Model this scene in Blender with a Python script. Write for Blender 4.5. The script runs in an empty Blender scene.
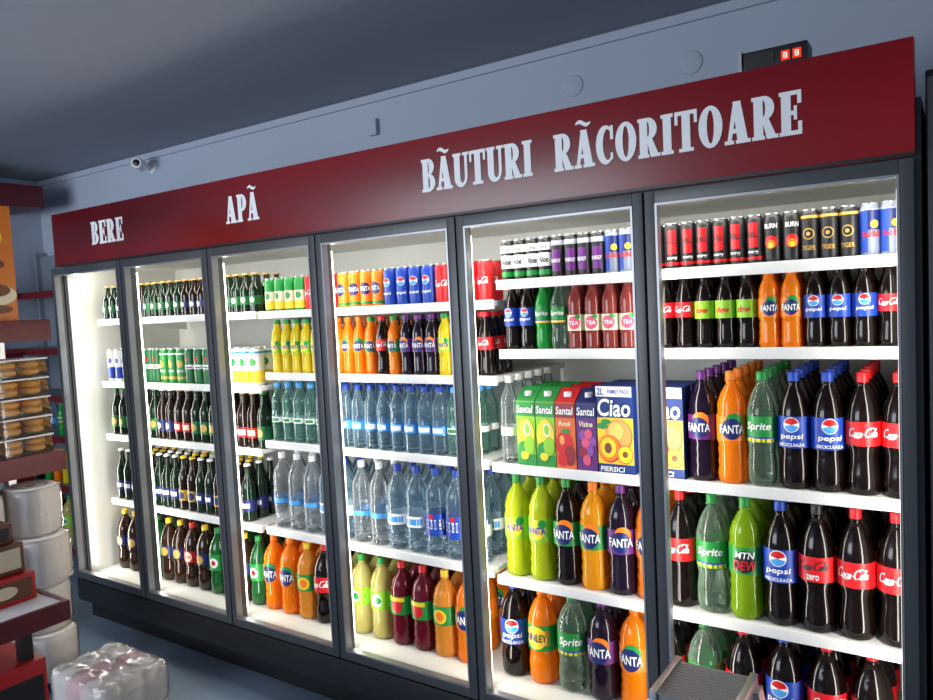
import bpy, bmesh, math, random
from mathutils import Matrix, Vector
random.seed(7)
scene=bpy.context.scene
scene.view_settings.view_transform='Standard'
COL=scene.collection
# ---------------------------------------------------------------- materials
_m={}
def M(name,col,rough=.5,metal=0,coat=0,emit=0,noise=0,transl=0,nscale=12,spec=.5):
    if name in _m: return _m[name]
    m=bpy.data.materials.new(name); m.use_nodes=True
    nt=m.node_tree; b=nt.nodes['Principled BSDF']; out=nt.nodes['Material Output']
    c=(col[0],col[1],col[2],1)
    b.inputs['Base Color'].default_value=c
    b.inputs['Roughness'].default_value=rough
    b.inputs['Metallic'].default_value=metal
    b.inputs['Coat Weight'].default_value=coat
    b.inputs['Specular IOR Level'].default_value=spec
    if emit:
        b.inputs['Emission Color'].default_value=c
        b.inputs['Emission Strength'].default_value=emit
    if noise:
        n=nt.nodes.new('ShaderNodeTexNoise'); n.inputs['Scale'].default_value=nscale; n.inputs['Detail'].default_value=5
        tc=nt.nodes.new('ShaderNodeTexCoord'); nt.links.new(tc.outputs['Object'],n.inputs['Vector'])
        mx=nt.nodes.new('ShaderNodeMix'); mx.data_type='RGBA'
        mx.inputs[6].default_value=tuple(v*(1-noise) for v in col)+(1,)
        mx.inputs[7].default_value=tuple(min(1,v*(1+noise)) for v in col)+(1,)
        nt.links.new(n.outputs['Fac'],mx.inputs[0]); nt.links.new(mx.outputs[2],b.inputs['Base Color'])
    if transl:
        t=nt.nodes.new('ShaderNodeBsdfTranslucent'); t.inputs['Color'].default_value=c
        mx=nt.nodes.new('ShaderNodeMixShader'); mx.inputs[0].default_value=transl
        nt.links.new(b.outputs[0],mx.inputs[1]); nt.links.new(t.outputs[0],mx.inputs[2]); nt.links.new(mx.outputs[0],out.inputs['Surface'])
    _m[name]=m; return m
def Mclear(name,tint,opac=.4,rough=.08,diff=(.8,.85,.9),tl=.5,edge=0):
    if name in _m: return _m[name]
    m=bpy.data.materials.new(name); m.use_nodes=True
    nt=m.node_tree; nt.nodes.clear()
    N=nt.nodes.new; L=nt.links.new
    out=N('ShaderNodeOutputMaterial'); tr=N('ShaderNodeBsdfTransparent'); tr.inputs[0].default_value=(*tint,1)
    di=N('ShaderNodeBsdfDiffuse'); di.inputs[0].default_value=(*diff,1)
    tt=N('ShaderNodeBsdfTranslucent'); tt.inputs[0].default_value=(*diff,1)
    gl=N('ShaderNodeBsdfGlossy'); gl.inputs['Roughness'].default_value=rough
    m1=N('ShaderNodeMixShader'); m1.inputs[0].default_value=tl; L(di.outputs[0],m1.inputs[1]); L(tt.outputs[0],m1.inputs[2])
    m2=N('ShaderNodeMixShader'); m2.inputs[0].default_value=opac; L(tr.outputs[0],m2.inputs[1]); L(m1.outputs[0],m2.inputs[2])
    if edge:
        lw=N('ShaderNodeLayerWeight'); lw.inputs[0].default_value=.5
        mr=N('ShaderNodeMapRange'); mr.inputs['From Min'].default_value=.15; mr.inputs['From Max'].default_value=.85
        mr.inputs['To Min'].default_value=opac; mr.inputs['To Max'].default_value=edge
        L(lw.outputs['Facing'],mr.inputs['Value']); L(mr.outputs[0],m2.inputs[0])
    fr=N('ShaderNodeFresnel'); fr.inputs[0].default_value=1.45
    m3=N('ShaderNodeMixShader'); L(fr.outputs[0],m3.inputs[0]); L(m2.outputs[0],m3.inputs[1]); L(gl.outputs[0],m3.inputs[2])
    L(m3.outputs[0],out.inputs[0]); _m[name]=m; return m

WHITE=M('white_metal',(.76,.76,.74),.35,noise=.03)
LINER=M('white_liner',(.66,.67,.63),.45,noise=.03)
DARK=M('dark_grey_frame',(.060,.066,.074),.38,noise=.1)
BLACK=M('black_paint',(.010,.010,.012),.4,noise=.15)
SILVER=M('aluminium',(.55,.56,.58),.3,metal=1,noise=.05)
MAROON=M('maroon_enamel',(.13,.006,.012),.4,noise=.1)
WALL=M('wall_paint',(.42,.48,.58),.8,noise=.04,nscale=3)
CEIL=M('ceiling_paint',(.30,.33,.39),.85,noise=.03,nscale=2)
FLOORM=M('floor_tile',(.24,.32,.42),.35,noise=.12,nscale=4)
CLEARP=Mclear('clear_plastic',(.97,.985,.99),.10,.05,(.80,.88,.93),.5,edge=.6)
WATERB=Mclear('water_bottle_blue',(.90,.96,.99),.12,.05,(.48,.74,.92),.5,edge=.7)
WATERG=Mclear('water_bottle_green',(.86,.97,.94),.12,.05,(.40,.76,.66),.5,edge=.7)
FILMP=Mclear('plastic_film',(.97,.97,.98),.45,.15,(.86,.84,.86))
def c(name,col,rough=.4): return M('print_'+name,col,rough)
W_=c('white',(.85,.85,.85)); R_=c('red',(.60,.006,.010)); B_=c('blue',(.006,.05,.38)); LB_=c('light_blue',(.06,.32,.7)); 
G_=c('green',(.01,.25,.04)); DG_=c('dark_green',(.004,.12,.03)); LG_=c('lime',(.24,.52,.02)); Y_=c('yellow',(.9,.6,.02)); O_=c('orange',(.9,.2,.005)); K_=c('black',(.012,.012,.014))
GO_=c('gold',(.55,.33,.06)); CR_=c('cream',(.8,.72,.5)); PK_=c('pink',(.7,.08,.18)); NV_=c('navy',(.006,.015,.12)); PU_=c('purple',(.12,.015,.18)); BR_=c('brown',(.16,.05,.015)); GY_=c('grey',(.35,.37,.42))

# ---------------------------------------------------------------- mesh builder
class MB:
    def __init__(s): s.v=[];s.f=[];s.m=[];s.mats=[]
    def mi(s,mat):
        if mat not in s.mats: s.mats.append(mat)
        return s.mats.index(mat)
    def add(s,vs,fs,mat):
        o=len(s.v); i=s.mi(mat); s.v+=[tuple(p) for p in vs]
        for f in fs: s.f.append([k+o for k in f]); s.m.append(i)
        return s
    def box(s,x0,x1,y0,y1,z0,z1,mat):
        v=[(x0,y0,z0),(x1,y0,z0),(x1,y1,z0),(x0,y1,z0),(x0,y0,z1),(x1,y0,z1),(x1,y1,z1),(x0,y1,z1)]
        return s.add(v,[(0,3,2,1),(4,5,6,7),(0,1,5,4),(1,2,6,5),(2,3,7,6),(3,0,4,7)],mat)
    def lathe(s,prof,n,mat,cx=0,cy=0,cz=0):
        vs=[];fs=[]
        for r,z in prof:
            for k in range(n):
                a=2*math.pi*k/n; vs.append((cx+r*math.sin(a),cy-r*math.cos(a),cz+z))
        for i in range(len(prof)-1):
            for k in range(n):
                k2=(k+1)%n
                fs.append((i*n+k,i*n+k2,(i+1)*n+k2,(i+1)*n+k))
        return s.add(vs,fs,mat)
    def mesh(s,name,bevel=0,smooth=True,ang=35):
        me=bpy.data.meshes.new(name); me.from_pydata(s.v,[],s.f)
        for mt in s.mats: me.materials.append(mt)
        me.polygons.foreach_set('material_index',s.m)
        if bevel:
            bm=bmesh.new(); bm.from_mesh(me)
            bmesh.ops.bevel(bm,geom=[e for e in bm.edges if len(e.link_faces)==2 and e.calc_face_angle(0)>.6],offset=bevel,segments=2,affect='EDGES',profile=.7)
            bm.to_mesh(me); bm.free()
        if smooth:
            me.shade_smooth(); me.set_sharp_from_angle(angle=math.radians(ang))
        me.update(); return me
def wloc(o):
    p=Vector((0,0,0))
    while o: p+=o.location; o=o.parent
    return p
def mk(name,data,loc=(0,0,0),parent=None,rot=None,**kw):
    o=bpy.data.objects.new(name,data); COL.objects.link(o)
    o.location=Vector(loc)-(wloc(parent) if parent else Vector((0,0,0)))
    if parent: o.parent=parent
    if rot: o.rotation_euler=rot
    for k,v in kw.items(): o[k]=v
    return o
def boxo(name,x0,x1,y0,y1,z0,z1,mat,parent=None,bevel=0,**kw):
    cx,cy,cz=(x0+x1)/2,(y0+y1)/2,z0
    b=MB().box(x0-cx,x1-cx,y0-cy,y1-cy,0,z1-z0,mat)
    return mk(name,b.mesh(name,bevel),(cx,cy,cz),parent,**kw)
def ell(cx,cy,rx,ry,a0,a1,n=14): return [(cx+rx*math.cos(math.radians(a0+(a1-a0)*i/n)),cy+ry*math.sin(math.radians(a0+(a1-a0)*i/n))) for i in range(n+1)]
# ---------------------------------------------------------------- text geometry
_tc={}
def script_word():
    S_=[ell(.42,.5,.38,.5,50,320,20),[(.70,.16),(.85,.02),(1.1,-.10),(1.4,-.15),(1.75,-.12),(1.95,-.03)],
        ell(1.02,.25,.14,.25,0,360,14),ell(1.42,.25,.15,.25,40,320,12),ell(1.80,.25,.14,.25,0,360,14),[(1.95,.5),(1.95,.2),(2.0,.04),(2.1,.06)],
        [(1.14,.12),(1.24,.2),(1.28,.25)],[(1.54,.08),(1.62,.14),(1.66,.2)],
        [(2.14,.30),(2.34,.34)],
        ell(2.80,.5,.38,.5,50,320,20),[(2.6,.84),(2.9,1.08),(3.3,1.10),(3.6,.98),(3.95,1.02)],[(3.09,.18),(3.16,.16),(3.24,.2)],
        ell(3.38,.25,.14,.25,0,360,14),[(3.54,.10),(3.66,.30),(3.80,.70),(3.79,.92),(3.70,.92),(3.66,.6),(3.66,.2),(3.72,.03),(3.82,.08)],
        ell(3.98,.25,.14,.25,0,360,14),[(4.13,.5),(4.13,.2),(4.19,.04),(4.32,.10)]]
    vs=[];fs=[]
    for s in S_:
        n=len(s);o=len(vs)
        for i,(x,y) in enumerate(s):
            a=s[max(0,i-1)];b=s[min(n-1,i+1)]
            dx,dy=b[0]-a[0],b[1]-a[1]; l=math.hypot(dx,dy) or 1; nx,ny=-dy/l,dx/l
            hw=.028+.062*abs(nx*.9+ny*.3)
            for sg in(1,-1):
                px,py=x+nx*hw*sg,y+ny*hw*sg; vs.append(Vector((px+py*.32,py)))
        for i in range(n-1): fs.append((o+2*i,o+2*i+2,o+2*i+3,o+2*i+1))
    return vs,fs
_tc[('Coca-Cola',.35)]=script_word()
def text2d(body,w,h,shear=0,maxlen=None):
    key=(body,shear)
    if key not in _tc:
        cu=bpy.data.curves.new('t','FONT'); cu.body=body; cu.size=1; cu.resolution_u=3; cu.shear=shear; cu.offset=.018
        ob=bpy.data.objects.new('t',cu); COL.objects.link(ob)
        dg=bpy.context.evaluated_depsgraph_get(); dg.update()
        me=bpy.data.meshes.new_from_object(ob.evaluated_get(dg))
        _tc[key]=([v.co.to_2d() for v in me.vertices],[tuple(p.vertices) for p in me.polygons])
        bpy.data.objects.remove(ob); bpy.data.curves.remove(cu); bpy.data.meshes.remove(me)
    vs,fs=_tc[key]
    x0=min(v.x for v in vs);x1=max(v.x for v in vs);y0=min(v.y for v in vs);y1=max(v.y for v in vs)
    pts=[((v.x-(x0+x1)/2)/(x1-x0)*w,(v.y-(y0+y1)/2)/(y1-y0)*h) for v in vs]
    if maxlen:
        bm=bmesh.new(); bv=[bm.verts.new((p[0],p[1],0)) for p in pts]
        for f in fs:
            try: bm.faces.new([bv[i] for i in f])
            except ValueError: pass
        for _ in range(2):
            es=[e for e in bm.edges if e.calc_length()>maxlen]
            if not es: break
            bmesh.ops.subdivide_edges(bm,edges=es,cuts=1)
        bmesh.ops.triangulate(bm,faces=[f for f in bm.faces if len(f.verts)>4])
        bm.verts.index_update()
        pts=[(v.co.x,v.co.y) for v in bm.verts]; fs=[tuple(v.index for v in f.verts) for f in bm.faces]; bm.free()
    return pts,fs
def art(mb,items,rl,H,n=28):
    k=0
    for it in items:
        k+=1; r=rl+.0004+.00035*k
        t=it[0]
        if t=='b':
            mb.lathe([(rl-.0006,it[1]*H),(r,it[1]*H+.0005),(r,it[2]*H-.0005),(rl-.0006,it[2]*H)],n,it[3])
        elif t=='t':
            _,s,mat,zc,h,w,sh=it
            p,f=text2d(s,w,h,sh,.007)
            mb.add([((r+.0007)*math.sin(u/r),-(r+.0007)*math.cos(u/r),zc*H+v) for u,v in p],f,mat)
        elif t=='d':
            _,mat,u0,zc,rr=it[:5]; a0,a1=(it[5],it[6]) if len(it)>5 else (0,360)
            rings=3; m=20; vs=[];fs=[]
            for j in range(rings+1):
                for i in range(m+1):
                    a=math.radians(a0+(a1-a0)*i/m); q=rr*j/rings
                    u=u0+q*math.cos(a); v=zc*H+q*math.sin(a); vs.append((r*math.sin(u/r),-r*math.cos(u/r),v))
            for j in range(rings):
                for i in range(m): fs.append((j*(m+1)+i,j*(m+1)+i+1,(j+1)*(m+1)+i+1,(j+1)*(m+1)+i))
            mb.add(vs,fs,mat)
        elif t=='r':
            _,u0,u1,z0,z1,mat=it; m=6; vs=[];fs=[]
            for i in range(m+1):
                u=u0+(u1-u0)*i/m
                for z in (z0,z1): vs.append((r*math.sin(u/r),-r*math.cos(u/r),z*H))
            for i in range(m): fs.append((2*i,2*i+2,2*i+3,2*i+1))
            mb.add(vs,fs,mat)
# ---------------------------------------------------------------- products
PROF={
'soda':[(0,.012),(.5,0),(.78,.003),(.95,.03),(1,.08),(1,.2),(.93,.28),(.91,.32),(.97,.36),(1,.39),(1,.62),(.99,.65),(.92,.70),(.75,.78),(.5,.85)],
'contour':[(0,.012),(.55,0),(.85,.006),(.98,.04),(1,.10),(.95,.18),(.86,.26),(.85,.33),(.95,.38),(1,.41),(1,.61),(.97,.66),(.84,.74),(.6,.82),(.42,.87)],
'ribbed':[(0,.012),(.55,0),(.85,.006),(.98,.04),(1,.09),(.92,.14),(.98,.19),(.9,.24),(.96,.29),(.9,.34),(1,.38),(1,.61),(.93,.65),(.95,.70),(.75,.79),(.5,.85)],
'water':[(0,.01),(.7,0),(.95,.02),(1,.05),(.93,.08),(1,.11),(.93,.14),(1,.17),(.93,.2),(1,.25),(1,.50),(.92,.54),(1,.58),(.92,.62),(.98,.66),(.88,.74),(.6,.82)],
'beer':[(0,.01),(.8,0),(1,.02),(1,.56),(.97,.6),(.75,.68),(.5,.76)],
}
PR={}
def bottle(key,name,label,H,R,kind,body,cap,arts,neck=None):
    nr=neck or .0135
    prof=[(r*R,z*H) for r,z in PROF[kind]]
    if kind=='beer': prof+=[(nr,.82*H),(nr*.92,.93*H),(nr*1.08,.94*H),(nr*1.08,.965*H),(0.001,.97*H)]
    else:
        prof=[p for p in prof if p[0]>nr or p[1]<.5*H]
        prof+=[(nr,.89*H),(nr,.905*H),(nr*1.25,.91*H),(nr*1.25,.918*H),(nr*.9,.92*H),(nr*.9,.96*H),(.001,.965*H)]
    me=MB().lathe(prof,24,body).mesh(name)
    parts=[]
    cb=MB()
    if kind=='beer': cb.lathe([(nr*1.12,.955*H),(nr*1.3,.957*H),(nr*1.15,.99*H),(nr*.9,H),(0.0005,H)],16,cap)
    else: cb.lathe([(nr*.95,.922*H),(nr*1.12,.922*H),(nr*1.12,.99*H),(nr*1.0,H),(0.0005,H)],18,cap)
    parts.append(('bottle_cap',cb.mesh('bottle_cap')))
    if arts:
        lb=MB(); art(lb,arts,R,H); parts.append(('bottle_label',lb.mesh('bottle_label')))
    PR[key]=(name,me,parts,label,'bottle',R,H)
def can(key,label,H,R,base,arts):
    b=MB().lathe([(.001,.03*H),(.6*R,.03*H),(.8*R,0),(.97*R,.04*H),(R,.07*H),(R,.89*H),(.9*R,.95*H),(.86*R,.965*H)],24,base)
    b.lathe([(.86*R,.965*H),(.9*R,.98*H),(.88*R,.998*H),(.82*R,.985*H),(.8*R,.96*H),(.001,.96*H)],24,SILVER)
    b.box(-.006,.006,-.010,.010,.96*H,.985*H,SILVER)
    art(b,arts,R,H,24)
    PR[key]=('beverage_can',b.mesh('beverage_can'),[],label,'can',R,H)
COLA=M('cola_liquid',(.005,.002,.0015),.12,spec=.4)
ORA=M('orange_soda',(.95,.24,.004),.09,transl=.35)
YOR=M('yellow_orange_soda',(.95,.38,.006),.09,transl=.35)
GRA=M('grape_soda',(.010,.004,.014),.12,spec=.4)
LEM=M('lemon_soda',(.85,.66,.015),.09,transl=.35)
LIM=M('yellow_green_soda',(.50,.60,.012),.09,transl=.35)
SPR=Mclear('clear_green_pet',(.90,.97,.92),.14,.05,(.46,.70,.50),.5,edge=.7)
MTN=M('lime_soda',(.24,.42,.006),.09,transl=.35)
BUR=M('burgundy_juice',(.14,.006,.018),.09,transl=.25)
PAL=M('pale_juice',(.52,.46,.14),.09,transl=.3)
PEA=M('peach_juice',(.85,.33,.04),.09,transl=.35)
PNK=M('pink_tea',(.26,.04,.035),.1,transl=.2)
SGR=M('green_pet',(.02,.33,.05),.1,transl=.3)
GLG=M('green_beer_glass',(.004,.018,.007),.08,spec=.5)
GLB=M('brown_beer_glass',(.014,.006,.003),.08,spec=.5)
PBR=M('brown_pet',(.028,.010,.004),.1)
PGR=M('dark_green_pet',(.008,.09,.02),.1)
def coke(w): return [('b',.41,.61,R_),('t','Coca-Cola',W_,.52,w*.40,w*1.0,.35)]
def peps(w):
    o=[('b',.36,.63,B_),('d',W_,0,.56,w*.29),('d',R_,0,.56,w*.26,15,165),('d',LB_,0,.56,w*.26,195,345),('t','pepsi',W_,.455,w*.25,w*.85,.1)]
    if w>.06: o.append(('t','RECICLEAZA',W_,.39,w*.12,w*.95,0))
    return o
def fant(w,bg,dc): return [('b',.385,.61,bg),('d',O_ if bg!=O_ else G_,w*.1,.56,w*.34),('d',dc,0,.495,w*.42),('t','FANTA',W_,.495,w*.34,w*.98,0)]
def sprt(w): return [('b',.39,.62,G_),('r',-w*.6,w*.6,.395,.425,Y_),('r',-w*.6,w*.6,.425,.44,B_),('t','Sprite',W_,.525,w*.38,w*.95,.2)]
def mtnd(w): return [('b',.385,.61,G_),('d',K_,0,.49,w*.4),('t','MTN',W_,.545,w*.24,w*.7,.2),('t','DEW',R_,.46,w*.34,w*.85,.2)]
for sfx,H,R in (('2',.322,.0415),('3',.35,.0465),('5',.224,.0285),('e',.33,.0505)):
    w=R*1.75; sm='small ' if sfx=='5' else 'large '
    bottle('cok'+sfx,'soda_bottle',sm+'dark cola bottle with red label and red cap',H,R,'contour',COLA,R_,coke(w))
    bottle('cokz'+sfx,'soda_bottle',sm+'dark cola bottle with red and black label, black cap',H,R,'contour',COLA,K_,[('b',.41,.61,R_),('t','Coca-Cola',K_,.54,w*.36,w*1.0,.35),('t','zero',W_,.45,w*.18,w*.4,0)])
    bottle('pep'+sfx,'soda_bottle',sm+'dark cola bottle with blue label and blue cap',H,R,'soda',COLA,B_,peps(w))
    bottle('fan'+sfx,'soda_bottle',sm+'orange soda bottle with orange label and round emblem',H,R,'ribbed',ORA,O_,fant(w,O_,NV_))
    bottle('fany'+sfx,'soda_bottle',sm+'yellow-orange soda bottle with green and orange label',H,R,'ribbed',YOR,O_,fant(w,G_,NV_))
    bottle('fang'+sfx,'soda_bottle',sm+'dark grape soda bottle with purple label',H,R,'ribbed',GRA,PU_,fant(w,PU_,NV_))
    bottle('fand'+sfx,'soda_bottle',sm+'dark soda bottle with green label and green cap',H,R,'ribbed',COLA,G_,fant(w,G_,NV_))
    bottle('lem'+sfx,'soda_bottle',sm+'yellow-green lemon soda bottle with green label and cap',H,R,'ribbed',LEM if sfx=='5' else LIM,G_,[('b',.385,.61,LG_),('d',Y_,0,.505,w*.42),('d',G_,w*.3,.56,w*.18),('t','FANTA',B_,.495,w*.3,w*.9,0)])
    bottle('spr'+sfx,'soda_bottle',sm+'clear lemon-lime soda bottle with green label',H,R,'soda',SPR,G_,sprt(w))
    bottle('mtn'+sfx,'soda_bottle',sm+'lime green soda bottle with green and red label',H,R,'ribbed',MTN,G_,mtnd(w))
bottle('sgr5','soda_bottle','small green plastic soda bottle with green label',.224,.0285,'soda',SGR,G_,sprt(.05))
bottle('pnk5','tea_bottle','small pinkish iced tea bottle with red label',.222,.0285,'water',PNK,PK_,[('b',.27,.5,CR_),('d',PK_,0,.385,.021),('t','TEA',W_,.385,.012,.03,0),('d',G_,.014,.47,.008)])
bottle('dew5','soda_bottle','small dark bottle with lime label',.222,.0285,'soda',COLA,LG_,[('b',.39,.62,LG_),('t','dew',R_,.5,.018,.040,.2)])
bottle('gor5','soda_bottle','small orange soda bottle with green label',.222,.0285,'ribbed',ORA,G_,fant(.048,G_,NV_))
bottle('burg','juice_bottle','large burgundy juice drink bottle with green label',.32,.0495,'ribbed',BUR,R_,[('b',.385,.61,G_),('d',R_,0,.49,.026),('r',-.035,.035,.55,.6,Y_)])
bottle('pale','juice_bottle','large pale yellow-green juice drink bottle',.32,.0495,'ribbed',PAL,G_,[('b',.385,.61,LG_),('d',W_,0,.5,.026),('d',G_,.01,.5,.014)])
bottle('yel','juice_bottle','large yellow juice drink bottle with green label',.32,.0495,'ribbed',PEA,Y_,[('b',.385,.61,G_),('d',Y_,0,.49,.028),('d',O_,0,.49,.018)])
bottle('kin','juice_bottle','large orange juice drink bottle with colourful label',.33,.0505,'soda',ORA,O_,[('b',.36,.63,G_),('r',-.05,.05,.42,.58,O_),('d',Y_,0,.5,.04),('t','KINLEY',NV_,.5,.026,.080,0)])
bottle('wat5','water_bottle','clear bluish water bottle with blue label',.25,.0325,'water',WATERB,B_,[('b',.3,.43,LB_),('r',-.024,.024,.33,.40,W_)])
bottle('watg5','water_bottle','clear greenish water bottle with small label',.25,.0325,'water',WATERG,LB_,[('b',.33,.42,W_),('r',-.02,.02,.35,.40,G_)])
bottle('wat15','water_bottle','large clear water bottle with pale blue label',.325,.045,'water',WATERB,B_,[('b',.3,.43,W_),('r',-.04,.04,.33,.40,LB_)])
bottle('watc15','water_bottle','large clear water bottle with small white label',.325,.045,'water',CLEARP,W_,[('b',.34,.40,LB_)])
bottle('bors','water_bottle','large clear water bottle with blue and white label',.325,.045,'water',WATERB,B_,[('b',.24,.5,B_),('r',-.05,.05,.32,.43,W_),('t','BORSEC',B_,.375,.026,.080,0),('d',R_,0,.465,.010)])
bottle('wat2','water_bottle','clear slim water bottle with white cap',.30,.034,'water',CLEARP,W_,[('b',.32,.42,W_)])
bottle('beg','beer_bottle','small dark green glass beer bottle',.172,.0290,'beer',GLG,GO_,[('b',.2,.42,DG_),('d',W_,0,.32,.012)],neck=.012)
bottle('beb','beer_bottle','small brown glass beer bottle with cream label',.172,.0290,'beer',GLB,GO_,[('b',.22,.40,NV_),('d',CR_,0,.31,.013)],neck=.012)
bottle('b5g','beer_bottle','tall dark green glass beer bottle with label',.248,.0325,'beer',GLG,G_,[('b',.16,.40,DG_),('d',GO_,0,.28,.019)],neck=.0125)
bottle('b5b','beer_bottle','tall brown glass beer bottle with red label',.248,.0325,'beer',GLB,GO_,[('b',.18,.36,R_),('r',-.024,.024,.22,.32,CR_)],neck=.0125)
bottle('b5n','beer_bottle','tall dark glass beer bottle with navy label',.248,.0325,'beer',GLB,W_,[('b',.16,.38,NV_),('d',CR_,0,.27,.016)],neck=.0125)
bottle('b5y','beer_bottle','tall brown glass beer bottle with gold label',.262,.0325,'beer',GLB,Y_,[('b',.18,.38,GO_),('d',NV_,0,.28,.019)],neck=.0125)
bottle('b5k','beer_bottle','tall dark glass beer bottle with blue label',.262,.0325,'beer',GLG,W_,[('b',.18,.38,NV_),('r',-.024,.024,.24,.32,W_)],neck=.0125)
bottle('pb','beer_bottle','large brown plastic beer bottle with red label',.31,.0465,'soda',PBR,R_,[('b',.40,.58,R_),('d',CR_,0,.49,.024),('t','CIUC',R_,.49,.014,.045,0)])
bottle('pg','beer_bottle','large green plastic beer bottle with dark label',.31,.0465,'soda',PGR,G_,[('b',.37,.62,G_),('d',W_,0,.49,.024),('d',R_,0,.49,.012)])
bottle('pk','beer_bottle','large dark plastic beer bottle with gold label',.31,.0465,'soda',PBR,Y_,[('b',.41,.58,NV_),('d',GO_,0,.49,.022)])
Hc=.136;Rc=.0225
can('aloe','slim black and white can with green band',Hc,Rc,K_,[('b',.3,.62,W_),('b',.1,.22,G_),('t','Aloe',K_,.46,.020,.034,.2),('b',.68,.86,W_),('t','Vera',G_,.77,.012,.028,0)])
can('ener','slim dark energy drink can with silver band',Hc,Rc,K_,[('b',.76,.88,GY_),('r',-.015,.015,.15,.66,PU_),('t','ENERGY',W_,.4,.012,.034,0)])
can('rb','slim blue and silver energy drink can',Hc,Rc,c('can_silver',(.20,.23,.32)),[('b',.86,.89,GY_),('r',-.044,-.008,.08,.86,B_),('r',.024,.060,.08,.86,B_),('r',-.008,.024,.5,.86,NV_),('d',Y_,.008,.60,.010),('t','Red Bull',R_,.42,.015,.040,0)])
can('hell','slim black can with red panel',Hc,Rc,K_,[('b',.1,.16,R_),('r',-.013,.013,.34,.84,R_),('t','HELL',K_,.6,.016,.024,0),('t','energy',W_,.24,.009,.028,0)])
can('flam','slim black can with flame emblem',Hc,Rc,K_,[('d',R_,0,.42,.018),('d',O_,0,.38,.012),('d',Y_,0,.35,.007),('t','BURN',W_,.74,.013,.034,0)])
can('gold','slim black can with gold lettering',Hc,Rc,K_,[('b',.82,.88,GO_),('d',GO_,0,.52,.015),('d',K_,0,.52,.012),('t','TIGER',GO_,.25,.012,.034,0),('d',GO_,0,.52,.005)])
can('cok','red cola can with white lettering',.142,.0285,R_,[('t','Coca-Cola',W_,.5,.026,.052,.35)])
can('fan','orange soda can with blue emblem',.142,.0285,O_,[('d',NV_,0,.5,.024),('t','FANTA',W_,.5,.018,.048,0),('b',.08,.16,G_)])
can('pep','blue cola can with round emblem',.142,.0285,B_,[('d',W_,0,.62,.017),('d',R_,0,.62,.0155,20,160),('d',LB_,0,.62,.0155,200,340),('t','pepsi',W_,.32,.014,.042,.1)])
can('grn','tall green beer can with white oval',.168,.0315,DG_,[('b',.42,.54,W_),('d',R_,0,.7,.009),('t','Heineken',K_,.48,.012,.05,0)])
can('grn2','tall dark green beer can with gold emblem',.168,.0315,G_,[('b',.12,.2,GO_),('d',GO_,0,.56,.018),('t','TUBORG',W_,.36,.012,.05,0),('b',.82,.87,W_)])
can('wy','white and yellow drink can',.168,.0315,W_,[('b',.08,.4,Y_),('d',G_,0,.62,.018),('b',.84,.9,LB_)])
can('wy2','green and yellow drink can',.142,.0285,G_,[('b',.3,.6,CR_),('b',.08,.3,Y_),('d',G_,0,.46,.014)])
can('wb','white and blue beer can',.168,.0315,W_,[('b',.1,.45,B_),('d',B_,0,.65,.014)])
# cartons
def carton(key,label,w,d,H,base,top,txt,tcol,extra,capm):
    b=MB(); hw=w/2;hd=d/2;h1=H*.84
    b.box(-hw,hw,-hd,hd,0,h1,base)
    b.add([(-hw,-hd,h1),(hw,-hd,h1),(hw,hd,h1),(-hw,hd,h1),(-hw,hd*.7,H),(hw,hd*.7,H),(hw,hd,H),(-hw,hd,H)],
          [(0,1,5,4),(4,5,6,7),(1,2,6,5),(3,0,4,7),(2,3,7,6)],top)
    y=-hd-.0008
    for (x0,x1,z0,z1,mt) in extra: b.add([(x0,y,z0),(x1,y,z0),(x1,y,z1),(x0,y,z1)],[(0,1,2,3)],mt); y-=.0004
    for (cx,cz,rx,rz,mt) in tcol:
        vs=[(cx+rx*math.cos(a*math.pi/10),y,cz+rz*math.sin(a*math.pi/10)) for a in range(20)]; b.add(vs,[tuple(range(20))],mt); y-=.0004
    for (s,cx,cz,tw,th,mt) in txt:
        p,f=text2d(s,tw,th,.1); b.add([(cx+u,y-.0004,cz+v) for u,v in p],f,mt)
    me=b.mesh('juice_carton',smooth=False)
    cb=MB().lathe([(.013,0),(.013,.014),(.011,.016),(.0005,.016)],16,capm)
    PR[key]=('juice_carton',me,[('carton_cap',cb.mesh('carton_cap'),(0,-.006,H*.9))],label,'carton',w/2,H)
OR2=c('deep_orange',(.7,.14,.02)); DKR=c('dark_red',(.28,.01,.02)); PCH=c('peach',(.85,.34,.08)); LIL=c('grape',(.25,.06,.35))
carton('jgreen','green and yellow gable-top juice carton with fruit print',.07,.07,.26,LG_,G_,[('Santal',0,.192,.062,.026,W_)],[(0,.105,.032,.055,Y_),(-.01,.05,.023,.034,G_),(.012,.07,.02,.032,LG_),(.006,.125,.014,.022,W_),(.006,.125,.010,.017,LG_),(-.006,.035,.015,.014,Y_)],[(-.035,.035,.0,.04,G_),(-.035,.035,.168,.216,G_)],W_)
carton('jred','red and orange juice carton with white lettering',.07,.07,.26,OR2,R_,[('Santal',0,.192,.062,.026,W_),('Rosii',0,.15,.042,.016,CR_)],[(-.004,.08,.030,.045,R_),(.014,.045,.02,.034,DKR),(-.012,.095,.009,.016,PCH),(-.012,.03,.018,.022,R_),(.0,.125,.014,.008,G_)],[(-.035,.035,.168,.216,DKR)],W_)
carton('jpur','purple grape juice carton with white lettering',.07,.07,.26,PU_,NV_,[('Santal',0,.192,.062,.026,W_),('Visine',0,.152,.048,.018,CR_)],[(-.014,.115,.013,.016,LIL),(.006,.12,.013,.016,PK_),(.02,.095,.013,.016,LIL),(-.004,.09,.014,.017,PK_),(.01,.065,.014,.017,LIL),(-.012,.06,.014,.017,DKR),(-.0,.035,.014,.017,PK_)],[(-.035,.035,.170,.216,NV_)],W_)
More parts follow.
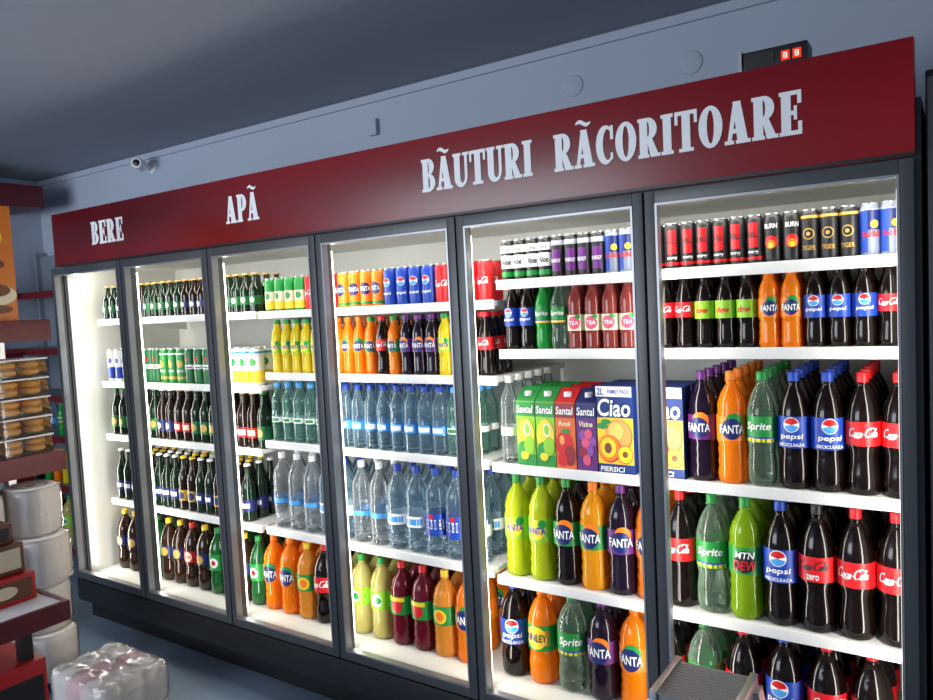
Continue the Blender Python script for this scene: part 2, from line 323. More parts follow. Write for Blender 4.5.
def multibox():
    b=MB(); w=.059;d=.045;H=.275
    b.box(-w,w,-d,d,0,H,c('box_blue',(.008,.035,.20),.6))
    y=-d-.0006
    def q(x0,x1,z0,z1,mt):
        nonlocal y
        b.add([(x0,y,z0),(x1,y,z0),(x1,y,z1),(x0,y,z1)],[(0,1,2,3)],mt); y-=.0004
    def e(cx,cz,rx,rz,mt):
        nonlocal y
        b.add([(cx+rx*math.cos(a*math.pi/12),y,cz+rz*math.sin(a*math.pi/12)) for a in range(24)],[tuple(range(24))],mt); y-=.0004
    q(-w,w,.030,.176,Y_)
    e(.012,.120,.045,.052,OR2); e(.010,.122,.042,.049,PCH); e(.002,.134,.024,.028,c('peach_light',(.95,.55,.12)))
    e(-.020,.078,.038,.044,R_); e(-.022,.080,.036,.042,O_); e(-.024,.082,.026,.032,Y_); e(-.024,.080,.012,.017,BR_)
    e(.032,.062,.026,.030,OR2); e(.032,.063,.023,.026,Y_); e(.032,.063,.009,.010,BR_)
    e(-.040,.150,.018,.010,G_); e(-.028,.164,.016,.008,G_)
    q(-w,w,.243,.275,W_)
    for s,cx,cz,tw,th,mt in (('2L',-.044,.259,.022,.022,B_),('FAMILY PACK',.016,.259,.072,.013,B_),('Ciao',0,.209,.108,.056,W_),('PIERSICI',-.01,.015,.08,.016,W_)):
        p,f=text2d(s,tw,th,.1); b.add([(cx+u,y-.0004,cz+v) for u,v in p],f,mt)
    PR['box']=('drink_box',b.mesh('drink_box',smooth=False),[],'blue and yellow family-size drink box with peach print','box',w,H)
multibox()

def put(key,x,y,z,group,rot=0,where=''):
    name,me,parts,label,cat,R,H=PR[key]
    o=bpy.data.objects.new(name,me); COL.objects.link(o)
    o.location=(x,y,z); o.rotation_euler=(0,0,rot)
    o['label']=label+where; o['category']=cat; o['group']=group
    for p in parts:
        q=bpy.data.objects.new(p[0],p[1]); q.parent=o
        if len(p)>2: q.location=p[2]
        COL.objects.link(q)
    return o
SF=.125
def row(z,x0,dx,keys,depth,dy,group,y0=None):
    for i,k in enumerate(keys):
        for d in range(depth):
            x=x0+dx*i+random.uniform(-.0006,.0006)
            y=(SF+.018+ (dy/2) if y0 is None else y0)+d*dy+random.uniform(-.001,.001)
            rot=random.uniform(-.12,.30) if PR[k][4] in('bottle','can') else 0
            if PR[k][4]=='box' and d>1: continue
            put(k,x,y,z,group,rot)
def S(s):
    out=[]
    for t in s.split():
        if '*' in t: a,n=t.split('*'); out+=[a]*int(n)
        else: out.append(t)
    return out

# ---------------------------------------------------------------- room
boxo('floor',-6.6,2.2,-4.5,.95,-.1,0,FLOORM,kind='structure')
boxo('wall_back',-6.6,2.2,.76,.9,0,2.59,WALL,kind='structure')
boxo('wall_left',-5.6,-5.46,-4.5,.76,0,2.59,WALL,kind='structure')
boxo('ceiling',-6.6,2.2,-4.5,.95,2.59,2.7,CEIL,kind='structure')
boxo('trim_1',-5.46,2.2,.745,.76,2.550,2.566,WALL,kind='structure')
# ---------------------------------------------------------------- fridge
FX0,FX1=-3.87,-.078
fr=mk('display_fridge',None,((FX0+FX1)/2,.35,0),label='long six-door drinks display fridge with dark frame and red header',category='fridge')
b=MB()
ox,oy=(FX0+FX1)/2,.35
def bb(x0,x1,y0,y1,z0,z1,m): b.box(x0-ox,x1-ox,y0-oy,y1-oy,z0,z1,m)
bb(FX0,FX0+.035,.03,.72,.13,2.0,DARK); bb(FX1-.012,FX1,.03,.72,.13,2.0,DARK)
bb(FX0+.035,FX1-.012,.68,.72,.13,2.0,DARK); bb(FX0+.035,FX1-.012,.03,.68,1.862,2.0,DARK); bb(FX0+.035,FX1-.012,.03,.68,.13,.25,DARK)
mk('cabinet_body',b.mesh('cabinet_body'),(ox,oy,0),fr)
b=MB()
bb(FX0+.035,FX0+.045,.04,.68,.25,1.862,LINER); bb(FX1-.018,FX1-.012,.04,.68,.25,1.862,LINER)
bb(FX0+.045,FX1-.018,.67,.68,.25,1.862,LINER); bb(FX0+.045,FX1-.018,.04,.67,1.852,1.862,LINER); bb(FX0+.045,FX1-.018,.04,.67,.25,.262,LINER)
mk('inner_liner',b.mesh('inner_liner'),(ox,oy,0),fr)
boxo('kickplate',FX0,FX1,.05,.09,.02,.13,BLACK,fr)
boxo('lower_bumper',FX0,FX1,-.02,.05,.13,.245,BLACK,fr,bevel=.012)
for x in (-3.75,-2.5,-1.3,-.2):
    mk('foot',MB().lathe([(.0005,0),(.03,0),(.03,.01),(.012,.015),(.012,.13)],14,BLACK).mesh('foot'),(x,.3,0),fr)
DX=[-3.868,-3.248,-2.615,-1.986,-1.355,-.727,-.088]
for i in range(7):
    x=max(FX0+.013,min(FX1-.013,DX[i]))
    boxo('mullion',x-.013,x+.013,.012,.05,.25,1.862,DARK,fr)
BEAD=M('bead_grey',(.32,.33,.35),.35,metal=.6)
for i in range(6):
    x0=DX[i]+.003; x1=DX[i+1]-.003; z0,z1=.25,1.858; s=.029
    cx=(x0+x1)/2; b=MB(); hw=(x1-x0)/2
    b.box(-hw,-hw+s,-.028,0,0,z1-z0,DARK); b.box(hw-s,hw,-.028,0,0,z1-z0,DARK)
    b.box(-hw+s,hw-s,-.028,0,0,.034,DARK); b.box(-hw+s,hw-s,-.028,0,z1-z0-.034,z1-z0,DARK)
    d=mk('door',b.mesh('door',bevel=.003),(cx,.008,z0),fr)
    b=MB(); g=.006; a=hw-s; hh=z1-z0
    for q in ((-a,-a+g,.034,hh-.034),(a-g,a,.034,hh-.034),(-a+g,a-g,.034,.034+g),(-a+g,a-g,hh-.034-g,hh-.034)):
        b.box(q[0],q[1],-.030,-.002,q[2],q[3],BEAD)
    mk('trim_strip',b.mesh('trim_strip'),(cx,.008,z0),d,label='thin aluminium glass bead')
# header
HM=bpy.data.materials.new('red_header_vinyl'); HM.use_nodes=True
nt=HM.node_tree; pb=nt.nodes['Principled BSDF']; pb.inputs['Roughness'].default_value=.3
tc=nt.nodes.new('ShaderNodeTexCoord'); mp=nt.nodes.new('ShaderNodeMapping'); mp.inputs['Scale'].default_value=(.8,1,2.5)
nz=nt.nodes.new('ShaderNodeTexNoise'); nz.inputs['Scale'].default_value=.9; nz.inputs['Detail'].default_value=0
cr=nt.nodes.new('ShaderNodeValToRGB'); cr.color_ramp.elements[0].position=.30; cr.color_ramp.elements[1].position=.72
cr.color_ramp.elements[0].color=(.11,.001,.004,1); cr.color_ramp.elements[1].color=(.34,.002,.008,1)
nt.links.new(tc.outputs['Object'],mp.inputs[0]); nt.links.new(mp.outputs[0],nz.inputs['Vector']); nt.links.new(nz.outputs['Fac'],cr.inputs[0]); nt.links.new(cr.outputs[0],pb.inputs['Base Color'])
HY=-.022
hs=boxo('header_sign',-3.815,-.088,HY,.03,1.868,2.125,HM,fr,bevel=.004,label='dark red header board with white serif lettering')
boxo('trim_strip',-3.815,-.088,HY-.004,HY,1.862,1.870,BLACK,hs)
# glyphs
def rc(x0,y0,x1,y1): return [[(x0,y0),(x1,y0),(x1,y1),(x0,y1)]]
def st(o,i): return [[o[k],o[k+1],i[k+1],i[k]] for k in range(len(o)-1)]
def stem(): return rc(.05,0,.29,1)+rc(0,0,.33,.09)+rc(0,.91,.2,1)
GL={}
GL['B']=(stem()+rc(.2,.90,.30,1)+rc(.2,.45,.30,.55)+rc(.2,0,.31,.10)+st(ell(.30,.75,.26,.25,-90,90),ell(.30,.725,.04,.175,-90,90))+st(ell(.31,.27,.29,.27,-90,90),ell(.31,.275,.06,.175,-90,90)),.61)
GL['R']=(stem()+rc(.2,.90,.30,1)+rc(.2,.43,.30,.53)+st(ell(.30,.715,.28,.285,-90,90),ell(.30,.715,.05,.185,-90,90))+[[(.26,.48),(.42,.50),(.64,0),(.38,0)]]+rc(.38,0,.67,.09),.67)
GL['P']=(stem()+rc(.2,.90,.30,1)+rc(.2,.38,.30,.48)+st(ell(.30,.69,.29,.31,-90,90),ell(.30,.69,.06,.21,-90,90)),.59)
GL['E']=(stem()+rc(.06,.90,.55,1)+rc(.45,.70,.55,1)+rc(.2,.45,.44,.55)+rc(.36,.34,.44,.66)+rc(.06,0,.55,.10)+rc(.46,0,.56,.30),.59)
A_=[[(.06,0),(.17,0),(.38,1),(.25,1)],[(.35,0),(.63,0),(.44,1),(.23,1)]]+rc(.14,.25,.48,.36)+rc(0,0,.25,.09)+rc(.30,0,.69,.09)
GL['A']=(A_,.70)
tw=[];lo=[]
for i in range(13):
    t=i/12; x=.08+.5*t; y=1.17+.05*math.sin(t*2*math.pi); th=.025+.035*math.sin(t*math.pi); tw.append((x,y+th)); lo.append((x,y-th))
GL['Ã']=(A_+st(lo,tw),.70)
GL['U']=(rc(.05,.27,.29,1)+rc(0,.91,.34,1)+rc(.48,.27,.59,1)+rc(.40,.91,.66,1)+st(ell(.32,.28,.27,.29,180,360),ell(.385,.28,.095,.17,180,360)),.66)
GL['T']=(rc(.2,0,.44,1)+rc(0,.90,.64,1)+rc(0,.68,.09,1)+rc(.55,.68,.64,1)+rc(.11,0,.53,.09),.65)
GL['I']=(rc(.06,0,.30,1)+rc(0,0,.36,.09)+rc(0,.91,.36,1),.38)
GL['C']=(st(ell(.32,.5,.31,.51,46,314,20),ell(.39,.5,.15,.40,46,314,20))+rc(.48,.62,.58,.98)+rc(.48,.10,.56,.28),.61)
GL['O']=(st(ell(.33,.5,.33,.51,0,360,26),ell(.33,.5,.095,.40,0,360,26)),.68)
def word(s,x0,x1,z0,h):
    tot=sum(GL[ch][1] for ch in s)+.025*(len(s)-1); sc=(x1-x0)/tot
    b=MB(); x=0
    for ch in s:
        for n_,poly in enumerate(GL[ch][0]):
            A=sum(poly[i][0]*poly[(i+1)%len(poly)][1]-poly[(i+1)%len(poly)][0]*poly[i][1] for i in range(len(poly)))
            if A<0: poly=poly[::-1]
            b.add([((x+p[0])*sc-(x1-x0)/2,-.00006*n_,p[1]*h) for p in poly],[tuple(range(len(poly)))],c('lettering_white',(.95,.95,.95)))
        x+=GL[ch][1]+.025
    mk('lettering',b.mesh('lettering',smooth=False),((x0+x1)/2,HY-.0015,z0),hs,label='white serif lettering')
word('BERE',-3.46,-3.19,1.945,.108); word('APÃ',-2.47,-2.27,1.945,.108)
word('BÃUTURI',-1.475,-1.06,1.948,.106); word('RÃCORITOARE',-.99,-.318,1.948,.106)
# shelves
def shelf(x0,x1,z,y1=.64):
    s=boxo('shelf',x0,x1,SF+.012,y1,z-.006,z+.012,WHITE,fr)
    boxo('price_rail',x0,x1,SF,SF+.012,z-.016,z+.016,WHITE,s,bevel=.003)
    for x in (x0+.02,x1-.02):
        bk=MB().add([(-.002,-.2,-.008),(.002,-.2,-.008),(.002,.2,-.06),(-.002,.2,-.06),(-.002,-.2,0),(.002,-.2,0),(.002,.2,0),(-.002,.2,0)],[(0,3,2,1),(0,1,5,4),(1,2,6,5),(2,3,7,6),(3,0,4,7)],WHITE)
        mk('bracket',bk.mesh('bracket'),(x,.44,z-.006),s)
    return z+.012
a=shelf(-1.30,-.102,1.634); row(a,-1.272,.0467,S('aloe*4 ener*4 rb*2 hell*8 flam*2 gold*3 rb*2'),3,.049,'slim cans on the top fridge shelf')
a=shelf(-1.30,-.102,1.402); row(a,-1.266,.0585,S('pep5*2 sgr5 spr5 pnk5*4 cok5*3 dew5*3 fan5*2 pep5*3 cok5'),3,.059,'small bottles on the second fridge shelf')
put('cok5',-1.266+.0585*18,.176,a,'small bottles on the second fridge shelf',.1); put('cok5',-1.266+.0585*19-.002,.176,a,'small bottles on the second fridge shelf',.05)
a=shelf(-1.35,-.102,1.012)
row(a,-1.30,.07,S('wat2'),5,.072,'bottles on the third fridge shelf')
row(a,-1.222,.0735,S('jgreen*2 jred jpur'),3,.078,'juice cartons on a fridge shelf')
row(a,-.903,.155,S('box*2'),2,.095,'drink boxes on a fridge shelf')
row(a,-.643,.0842,S('fang2 fan2 spr2 pep2 pep2 cok2 cok2'),5,.086,'large soda bottles on the third fridge shelf')
a=shelf(-1.35,-.102,.617); row(a,-1.295,.0955,S('lem3*2 fand3 fany3 fang3 fan3 cok3 spr3 mtn3 pep3 cokz3 cok3 cok3'),4,.096,'large soda bottles on the fourth fridge shelf')
row(.262,-1.33,.112,S('pepe kin spre fange fane coke spre coke pepe coke coke'),3,.105,'large bottles on the fridge floor')
a=shelf(-2.49,-1.315,1.571); row(a,-2.45,.0600,S('wy2*4 cok*3 fan*4 pep*4 cok*4'),2,.060,'drink cans on the top fridge shelf')
a=shelf(-2.47,-1.315,1.311); row(a,-2.43,.0585,S('lem5*5 fan5*4 gor5 cok5 gor5 fang5*3 lem5 fan5 cok5*2'),3,.059,'small soda bottles on a fridge shelf')
a=shelf(-2.50,-1.365,1.017); row(a,-2.455,.0662,S('watg5*5 wat5*9 watg5*2'),3,.066,'water bottles on a fridge shelf')
a=shelf(-2.53,-1.365,.634); row(a,-2.475,.0925,S('watc15*3 wat15*2 watc15*2 wat15*2 bors bors wat15'),3,.095,'large water bottles on a fridge shelf')
row(.262,-2.57,.1045,S('fane fane yel coke pale pale pale burg burg yel fane'),3,.104,'large juice bottles on the fridge floor')
a=shelf(-3.73,-2.51,1.573); row(a,-3.695,.0602,S('beg*3 beb*3 beg*5 beb*4 beg*5'),3,.060,'small beer bottles on the top fridge shelf')
a=shelf(-3.73,-2.51,1.252); row(a,-3.69,.0655,S('wb*3 grn*4 grn2*3 grn*3 wy*5'),2,.066,'beer cans on a fridge shelf')
a=shelf(-3.73,-2.53,.975); row(a,-3.69,.0668,S('b5g*3 b5n b5g*2 b5n*2 b5b*2 b5g*3 b5n*2 b5b*2 b5g'),3,.067,'beer bottles on a fridge shelf')
a=shelf(-3.73,-2.56,.633); row(a,-3.69,.0665,S('b5k*3 b5y*2 b5k*3 b5y*2 b5k*2 b5y*3 b5k'),3,.067,'tall beer bottles on a fridge shelf')
row(.262,-3.73,.0965,S('pk pk pb pg pk pk pb pk pg pg pk pg'),3,.098,'large beer bottles on the fridge floor')
# lights in fridge
LEDM=M('led_strip',(1,.97,.90),.5,emit=4)
def alight(name,loc,direction,sx,sy,power,col,parent=None):
    l=bpy.data.lights.new(name,'AREA'); l.shape='RECTANGLE'; l.size=sx; l.size_y=sy; l.energy=power; l.color=col
    o=bpy.data.objects.new(name,l); COL.objects.link(o)
    o.rotation_euler=Vector(direction).to_track_quat('-Z','Y').to_euler()
    o.location=Vector(loc)-(wloc(parent) if parent else Vector((0,0,0)))
    if parent: o.parent=parent
    return o
PW=[(0,5.5),(2.2,2.2),(2.4,2.6),(2.8,2.8),(2.9,2.9),(2.9,2.9),(3.2,0)]
for i in range(7):
    x=DX[i]
    if i==0: x+=.065
    if i==6: x-=.035
    boxo('led_tube',x-.008,x+.008,.052,.062,.3,1.8,LEDM,fr,label='vertical white led tube')
    for k,sg in enumerate((-1,1)):
        if PW[i][k]: alight('fridge_led',(x+sg*.012,.062,1.05),(sg,.55,0),.02,1.5,PW[i][k],(1,.955,.86),fr)
alight('fridge_top_led',((FX0+FX1)/2,.085,1.845),(0,.6,-1),3.6,.02,7,(1,.96,.87),fr)
# ---------------------------------------------------------------- controller on fridge
ct=mk('temperature_controller',None,(-.395,.06,2.127),label='small black controller box with two red digits on fridge top',category='controller')
boxo('housing',-.475,-.315,.035,.11,2.127,2.185,BLACK,ct,bevel=.004)
LED=M('red_led',(1,.5,.4),.4,emit=2); REDP=M('red_display',(.7,.02,.005),.3,emit=1.0)
for k,xx in enumerate((-.366,-.339)):
    d=boxo('display',xx-.010,xx+.010,.0335,.036,2.146,2.170,REDP,ct)
    b=MB(); w=.0035;h=.006;t=.0009
    for q in ((-w,w,h-t,h+t),(-w,w,-t,t),(-w,w,-h-t,-h+t),(-w-t,-w+t,-h,h),(w-t,w+t,-h,h)): b.box(q[0],q[1],-.0008,0,q[2],q[3],LED)
    mk('digit',b.mesh('digit'),(xx,.0332,2.158),d)
boxo('face_plate',-.462,-.392,.033,.036,2.137,2.176,K_,ct)
boxo('frame_lip',-.478,-.470,.028,.05,2.127,2.19,SILVER,ct)
# ---------------------------------------------------------------- neighbour cabinet
nb=mk('tall_cabinet',None,(.25,.35,0),label='dark grey tall cabinet standing beside the fridge',category='cabinet')
boxo('cabinet_body',-.070,.6,.04,.72,.08,2.06,BLACK,nb,bevel=.006); boxo('plinth',-.05,.58,.08,.7,0,.08,BLACK,nb)
boxo('door',-.066,.596,.02,.038,.1,2.04,DARK,nb,bevel=.004)
# ---------------------------------------------------------------- wall fittings
for x,z in ((-1.283,2.42),(-.814,2.408)):
    w=MB().lathe([(.0005,.008),(.03,.008),(.04,.005),(.043,0)],28,WALL)
    mk('wall_cover',w.mesh('wall_cover'),(x,.76,z),rot=(math.pi/2,0,0),label='round blank cover plate painted like the wall',category='wall plate',group='round wall covers')
boxo('junction_box',-2.345,-2.295,.735,.76,2.395,2.47,WALL,bevel=.004,label='small white square junction box on wall',category='electrical box')
sc=mk('security_camera',None,(-4.09,.76,2.5),label='white dome-ended security camera fixed high on wall',category='camera')
mk('mount',MB().lathe([(.0005,0),(.04,0),(.04,.012),(.015,.02),(.015,.06)],20,W_).mesh('mount'),(-4.09,.76,2.5),sc,rot=(math.pi/2,0,0))
bd=MB().lathe([(.0005,0),(.028,0),(.034,.01),(.034,.1),(.03,.11),(.024,.112),(.0005,.108)],22,W_)
mk('camera_body',bd.mesh('camera_body'),(-4.11,.70,2.5),sc,rot=(math.pi/2,0,math.radians(40)))
mk('lens',MB().lathe([(.0005,.004),(.012,.003),(.02,0)],18,K_).mesh('lens'),(-4.11+.113*math.sin(math.radians(40)),.70-.113*math.cos(math.radians(40)),2.5),sc,rot=(math.pi/2,0,math.radians(40)))
# ---------------------------------------------------------------- step ladder
lx,ly,lz=-.495,-.33,.685
ld=mk('step_ladder',None,(lx,ly,0),label='small aluminium folding step ladder standing open',category='ladder')
STEP=M('ladder_grey',(.26,.27,.29),.4,metal=.5,noise=.05)
b=MB()
yb,yf=.05,-.12; wf=.088
b.box(-wf,wf,yf,yb,-.025,0,STEP)
for k in range(12):
    y=yf+.012+k*.0132
    b.box(-wf+.012,wf-.012,y-.002,y+.002,0,.0014,STEP)
mk('top_step',b.mesh('top_step'),(lx,ly,lz),ld)
for sx in (-1,1):
    b=MB().box(-.008,.008,yf-.008,yb+.008,-.03,.008,SILVER)
    mk('side_trim',b.mesh('side_trim',bevel=.002),(lx+sx*wf,ly,lz),ld)
    for sy in (-1,1):
        b=MB(); p0=Vector((sx*.096,(.04 if sy>0 else -.10),lz-.02)); p1=Vector((sx*.16,(.22 if sy>0 else -.34),0.0))
        vs=[]
        for p in (p0,p1):
            for ax,ay in ((-.009,-.02),(.009,-.02),(.009,.02),(-.009,.02)): vs.append((p.x+ax,p.y+ay,p.z))
        b.add(vs,[(0,1,2,3),(7,6,5,4),(0,4,5,1),(1,5,6,2),(2,6,7,3),(3,7,4,0)],SILVER)
        mk('rail',b.mesh('rail'),(lx,ly,0),ld)
for zz in (.24,.47):
    f=(lz-zz)/lz; yy=ly-.10-.24*f; hw=.096+.062*f
    boxo('tread',lx-hw,lx+hw,yy-.03,yy+.05,zz-.012,zz+.012,STEP,ld,bevel=.003)
# ---------------------------------------------------------------- wall shelving
ws=mk('wall_shelving',None,(-4.7,.6,0),label='grey metal wall shelving with maroon price strips',category='shelving')
GREYP=M('grey_panel',(.22,.26,.31),.5,noise=.05)
boxo('back_panel',-5.44,-3.95,.70,.73,0,2.05,GREYP,ws)
for x in (-5.43,-4.68,-3.98): boxo('upright',x,x+.03,.67,.70,0,2.08,GREYP,ws)
for z in [.15,.55,.86,1.12,1.42,1.78]:
    s=boxo('shelf',-5.44,-3.95,.40,.70,z-.02,z,GREYP,ws); boxo('price_strip',-5.44,-3.95,.388,.40,z-.035,z+.005,MAROON,s)
random.seed(3)
for z,ks in ((.55,'lem5 cok5 sgr5 fan5'),(.15,'burg pale pg'),(.86,'sgr5 wat5 sgr5 wat5')):
    ks=S(ks)
    for i in range(12):
        k=ks[i%len(ks)]; put(k,-5.25+i*.11,.46,z,'assorted bottles on the wall shelving',random.uniform(-.3,.3))
cn=mk('side_shelving',None,(-5.2,-.1,0),label='tall wall shelving with maroon canopy',category='shelving')
boxo('back_panel',-5.455,-5.42,-1.2,.36,0,2.4,GREYP,cn); boxo('canopy',-5.42,-4.95,-1.2,.53,2.33,2.47,MAROON,cn,bevel=.01)
for z in (.2,.6,1.0,1.4,1.8):
    s=boxo('shelf',-5.42,-5.05,-1.2,.36,z-.02,z,GREYP,cn); boxo('price_strip',-5.05,-5.035,-1.2,.36,z-.035,z+.005,MAROON,s)
# ---------------------------------------------------------------- gondola near
gx=-3.36
gd=mk('gondola_shelving',None,(gx-.3,-.75,0),label='maroon and white end shelving stacked with pastries and paper rolls',category='shelving')
boxo('back_panel',gx-.5,gx-.46,-1.3,-.34,0,1.6,GREYP,gd)
boxo('roof_panel',gx-.46,gx+.04,-1.3,-.32,1.51,1.60,MAROON,gd,bevel=.008)
boxo('shelf',gx-.46,gx+.04,-1.3,-.30,.93,1.02,MAROON,gd,bevel=.008)
boxo('base',gx-.46,gx+.0,-1.3,-.30,0,.05,MAROON,gd)
boxo('post',gx-.47,gx-.43,-.34,-.305,0,1.6,SILVER,gd)
ps=boxo('advertising_board',gx-.02,gx,-1.25,-.43,1.60,2.085,c('poster_orange',(.72,.20,.02)),gd,label='orange advertising board with cream cup picture and dark coffee')
b=MB()
def pe(cy,cz,ry,rz,mt,off): b.add([(off,cy+ry*math.cos(a*math.pi/14),cz+rz*math.sin(a*math.pi/14)) for a in range(28)],[tuple(range(28))],mt)
pe(-.52,.09,.09,.045,CR_,.002); pe(-.52,.11,.065,.028,BR_,.003); pe(-.54,.33,.07,.05,Y_,.002); pe(-.52,.03,.07,.02,BR_,.002); pe(-.5,.22,.03,.02,BR_,.0025)
mk('picture',b.mesh('picture',smooth=False),(gx,0,1.62),ps)
BUN=M('baked_bun',(.95,.42,.07),.45,noise=.3,nscale=30)
TRAY=Mclear('clear_tray',(.98,.98,.97),.05,.06,(.9,.88,.82),.5,edge=.35)
BM=MB().lathe([(.0005,0),(.030,.002),(.040,.010),(.038,.022),(.026,.030),(.0005,.032)],16,BUN).mesh('bun')
for k in range(5):
    for col in range(2):
        z=1.02+k*.084
        y0=-.435-col*.21
        pbx=mk('pastry_box',None,(gx-.085,y0,z),label='clear plastic box of round golden buns, stacked',category='pastry box',group='stacked pastry boxes')
        t=MB().box(-.095,.095,-.1,.1,0,.003,TRAY)
        t.add([(-.095,-.1,.003),(.095,-.1,.003),(.095,.1,.003),(-.095,.1,.003),(-.088,-.095,.074),(.088,-.095,.074),(.088,.095,.074),(-.088,.095,.074)],[(0,1,5,4),(1,2,6,5),(2,3,7,6),(3,0,4,7),(4,5,6,7)],TRAY)
        t.box(-.099,.099,-.102,.102,.072,.078,W_)
        mk('tray',t.mesh('tray',smooth=False),(gx-.085,y0,z),pbx)
        for lay in range(2):
            for ax in (-.043,.043):
                for ay in (-.05,.045):
                    mk('bun',BM,(gx-.085+ax,y0+ay,z+.004+lay*.031),pbx)
# jumbo paper rolls
PAP=M('tissue_paper',(.85,.80,.76),.9,noise=.06,nscale=25)
CARD=M('cardboard_core',(.35,.22,.12),.8)
rm=MB().lathe([(.025,.002),(.095,.0),(.108,.012),(.112,.05),(.112,.155),(.108,.195),(.095,.208),(.025,.206),(.025,.002)],30,PAP).mesh('roll')
cm2=MB().lathe([(.0245,.004),(.0245,.204),(.021,.204),(.021,.004),(.0245,.004)],18,CARD).mesh('core')
FILM2=Mclear('roll_film',(.98,.98,.98),.2,.12,(.92,.88,.86))
fm=MB()
rr=random.Random(2); prof=[.108,.1145,.1135,.1165,.113,.1150,.1135,.109,.06]; zz_=[.006,.03,.06,.09,.12,.15,.18,.202,.2085]
vs=[];n=36
for r,z in zip(prof,zz_):
    for k in range(n):
        q=r+ (rr.uniform(-.0014,.0045) if r>.1 else 0); a=2*math.pi*k/n; vs.append((q*math.sin(a),-q*math.cos(a),z))
fm.add(vs,[(i*n+k,i*n+(k+1)%n,(i+1)*n+(k+1)%n,(i+1)*n+k) for i in range(len(prof)-1) for k in range(n)],FILM2)
fm=fm.mesh('wrapping_film',ang=180)
for k in range(4):
    for j in range(2):
        o=mk('paper_towel_roll',rm,(gx+.035-(.03 if k%2 else 0)-(.02 if k==3 else 0),-.44-j*.232,.05+k*.209),label='bulky white paper roll wrapped in clear film, stacked',category='paper roll',group='stacked paper rolls')
        mk('core',cm2,wloc(o),o); mk('wrapping_film',fm,wloc(o),o)
# ---------------------------------------------------------------- display table near
tx,ty=-2.0,-1.0
dt=mk('display_table',None,(tx-.35,ty-.4,0),label='low white-topped display stand with maroon edges',category='table')
boxo('table_top',tx-.7,tx-.012,ty-.8,ty-.012,.81,.835,W_,dt)
boxo('edge_strip',tx-.7,tx,ty-.012,ty,.785,.838,MAROON,dt); boxo('edge_strip',tx-.012,tx,ty-.8,ty-.012,.785,.838,MAROON,dt)
boxo('shelf',tx-.7,tx-.02,ty-.8,ty-.02,.40,.42,W_,dt)
for x in (tx-.68,tx-.10):
    for y in (ty-.78,ty-.10): boxo('leg',x,x+.03,y,y+.03,0,.81,BLACK,dt)
def snack(name,x,y,z,w,d,h,m1,m2,label,group):
    o=mk(name,MB().box(-w/2,w/2,-d/2,d/2,0,h,m1).mesh(name,bevel=.003),(x,y,z),label=label,category='box',group=group)
    b=MB().box(w/2+.0005,w/2+.0015,-d/2+.01,d/2-.01,h*.15,h*.85,m2); b.box(-w/2+.01,w/2-.01,d/2+.0005,d/2+.0015,h*.15,h*.85,m2)
    vs=[(w/2+.002,d*.2*math.cos(a*math.pi/8),h*.5+h*.22*math.sin(a*math.pi/8)) for a in range(16)]; b.add(vs,[tuple(range(16))],CR_)
    mk('print_panel',b.mesh('print_panel',smooth=False),(x,y,z),o)
snack('snack_box',-2.17,-1.11,.835,.12,.16,.075,R_,BR_,'red cardboard snack box with dark panel on the stand','snack boxes')
snack('snack_box',-2.19,-1.12,.912,.12,.15,.08,BR_,CR_,'brown snack box with cream panel stacked on a red one','snack boxes')
snack('snack_box',-2.20,-1.13,.994,.10,.14,.05,BR_,K_,'small brown snack box on top of the stack','snack boxes')
snack('snack_box',-2.15,-1.15,.42,.20,.2,.27,R_,K_,'large red carton with dark panel on the lower shelf','snack boxes')
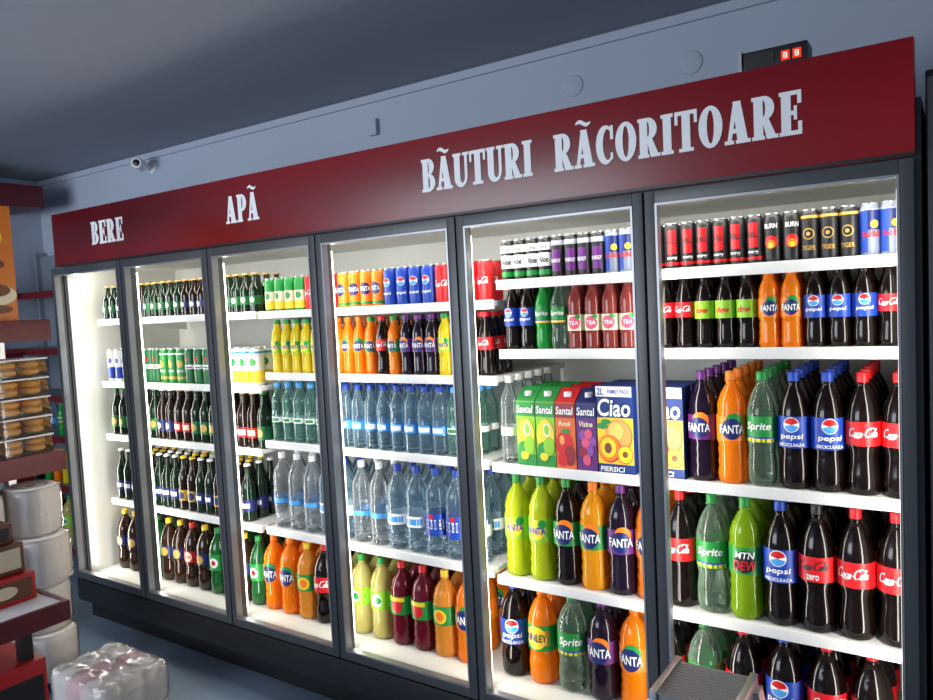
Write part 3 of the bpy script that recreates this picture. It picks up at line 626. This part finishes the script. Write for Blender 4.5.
# ---------------------------------------------------------------- toilet paper pack on floor
def pack(x,y,z,h,W,D,nx,ny):
    o=mk('toilet_paper_pack',None,(x,y,z),label='crinkled plastic-wrapped bundle of white toilet rolls, on floor',category='toilet paper')
    hr=h/2; rr_=W/nx*.95
    rmesh=MB().lathe([(.018,0),(rr_*.93,0),(rr_,.004),(rr_,hr-.008),(rr_*.93,hr-.004),(.018,hr-.004),(.018,0)],22,PAP).mesh('roll')
    for i in range(nx):
        for j in range(ny):
            for k in range(2): mk('roll',rmesh,(x-W+W/nx*(2*i+1),y-D+D/ny*(2*j+1),z+.002+k*hr*.97),o)
    rr=random.Random(5)
    bm=bmesh.new(); bmesh.ops.create_cube(bm,size=2); bmesh.ops.subdivide_edges(bm,edges=bm.edges[:],cuts=22,use_grid_fill=True)
    for v in bm.verts:
        x_,y_,z_=v.co
        k=1/max(1e-6,(abs(x_)**7+abs(y_)**7+abs(z_)**7)**(1/7))
        q=Vector((x_*k*(W+.008),y_*k*(D+.008),z_*k*(h/2)))
        bump=.005*math.sin(x_*27+y_*9)*math.cos(y_*21)+rr.uniform(-.0035,.0035)
        if z_>.9: bump+=.014*abs(math.cos(x_*math.pi*nx/2))*abs(math.cos(y_*math.pi*ny/2))
        q.z=max(-h/2+.001,q.z+bump*(1 if z_>-.8 else 0)); q.x+=bump*.6
        v.co=q+Vector((0,0,h/2))
    me=bpy.data.meshes.new('film_wrap'); bm.to_mesh(me); bm.free()
    FP=Mclear('pink_tinted_film',(.98,.90,.93),.45,.12,(.85,.60,.68))
    me.materials.append(FILMP); me.materials.append(FP); me.shade_smooth()
    for p in me.polygons:
        u=p.center.x/W; 
        if -.25<u<.35: p.material_index=1
    mk('film_wrap',me,(x,y,z),o)
    b=MB().lathe([(.0005,0),(.008,.004),(.012,.016),(.022,.035),(.018,.036),(.0005,.02)],12,FILMP)
    mk('film_knot',b.mesh('film_knot'),(x+.04,y,z+h+.006),o)
pack(-2.93,-.40,0,.17,.20,.15,4,3)
# ---------------------------------------------------------------- room lights
w=bpy.data.worlds.new('room'); scene.world=w; w.use_nodes=True
w.node_tree.nodes['Background'].inputs[0].default_value=(.47,.55,.69,1); w.node_tree.nodes['Background'].inputs[1].default_value=.42
alight('window_light',(-3.4,-4.3,1.7),(.02,1,.10),3,1.5,135,(.84,.91,1))
# ---------------------------------------------------------------- camera
f=740
Xw=Vector((.8301,.0060,.5577)).normalized()
Zw=Vector((-.0499,.9967,.0635)); Zw=(Zw-Xw*Zw.dot(Xw)).normalized()
Yw=Zw.cross(Xw)
cam=bpy.data.cameras.new('camera'); cam.sensor_width=36; cam.lens=f/933*36; cam.clip_start=.05
co=bpy.data.objects.new('camera',cam); COL.objects.link(co)
co.matrix_world=Matrix.Translation((0,-2.0,1.58)) @ Matrix((Xw,Yw,Zw)).to_4x4()
scene.camera=co
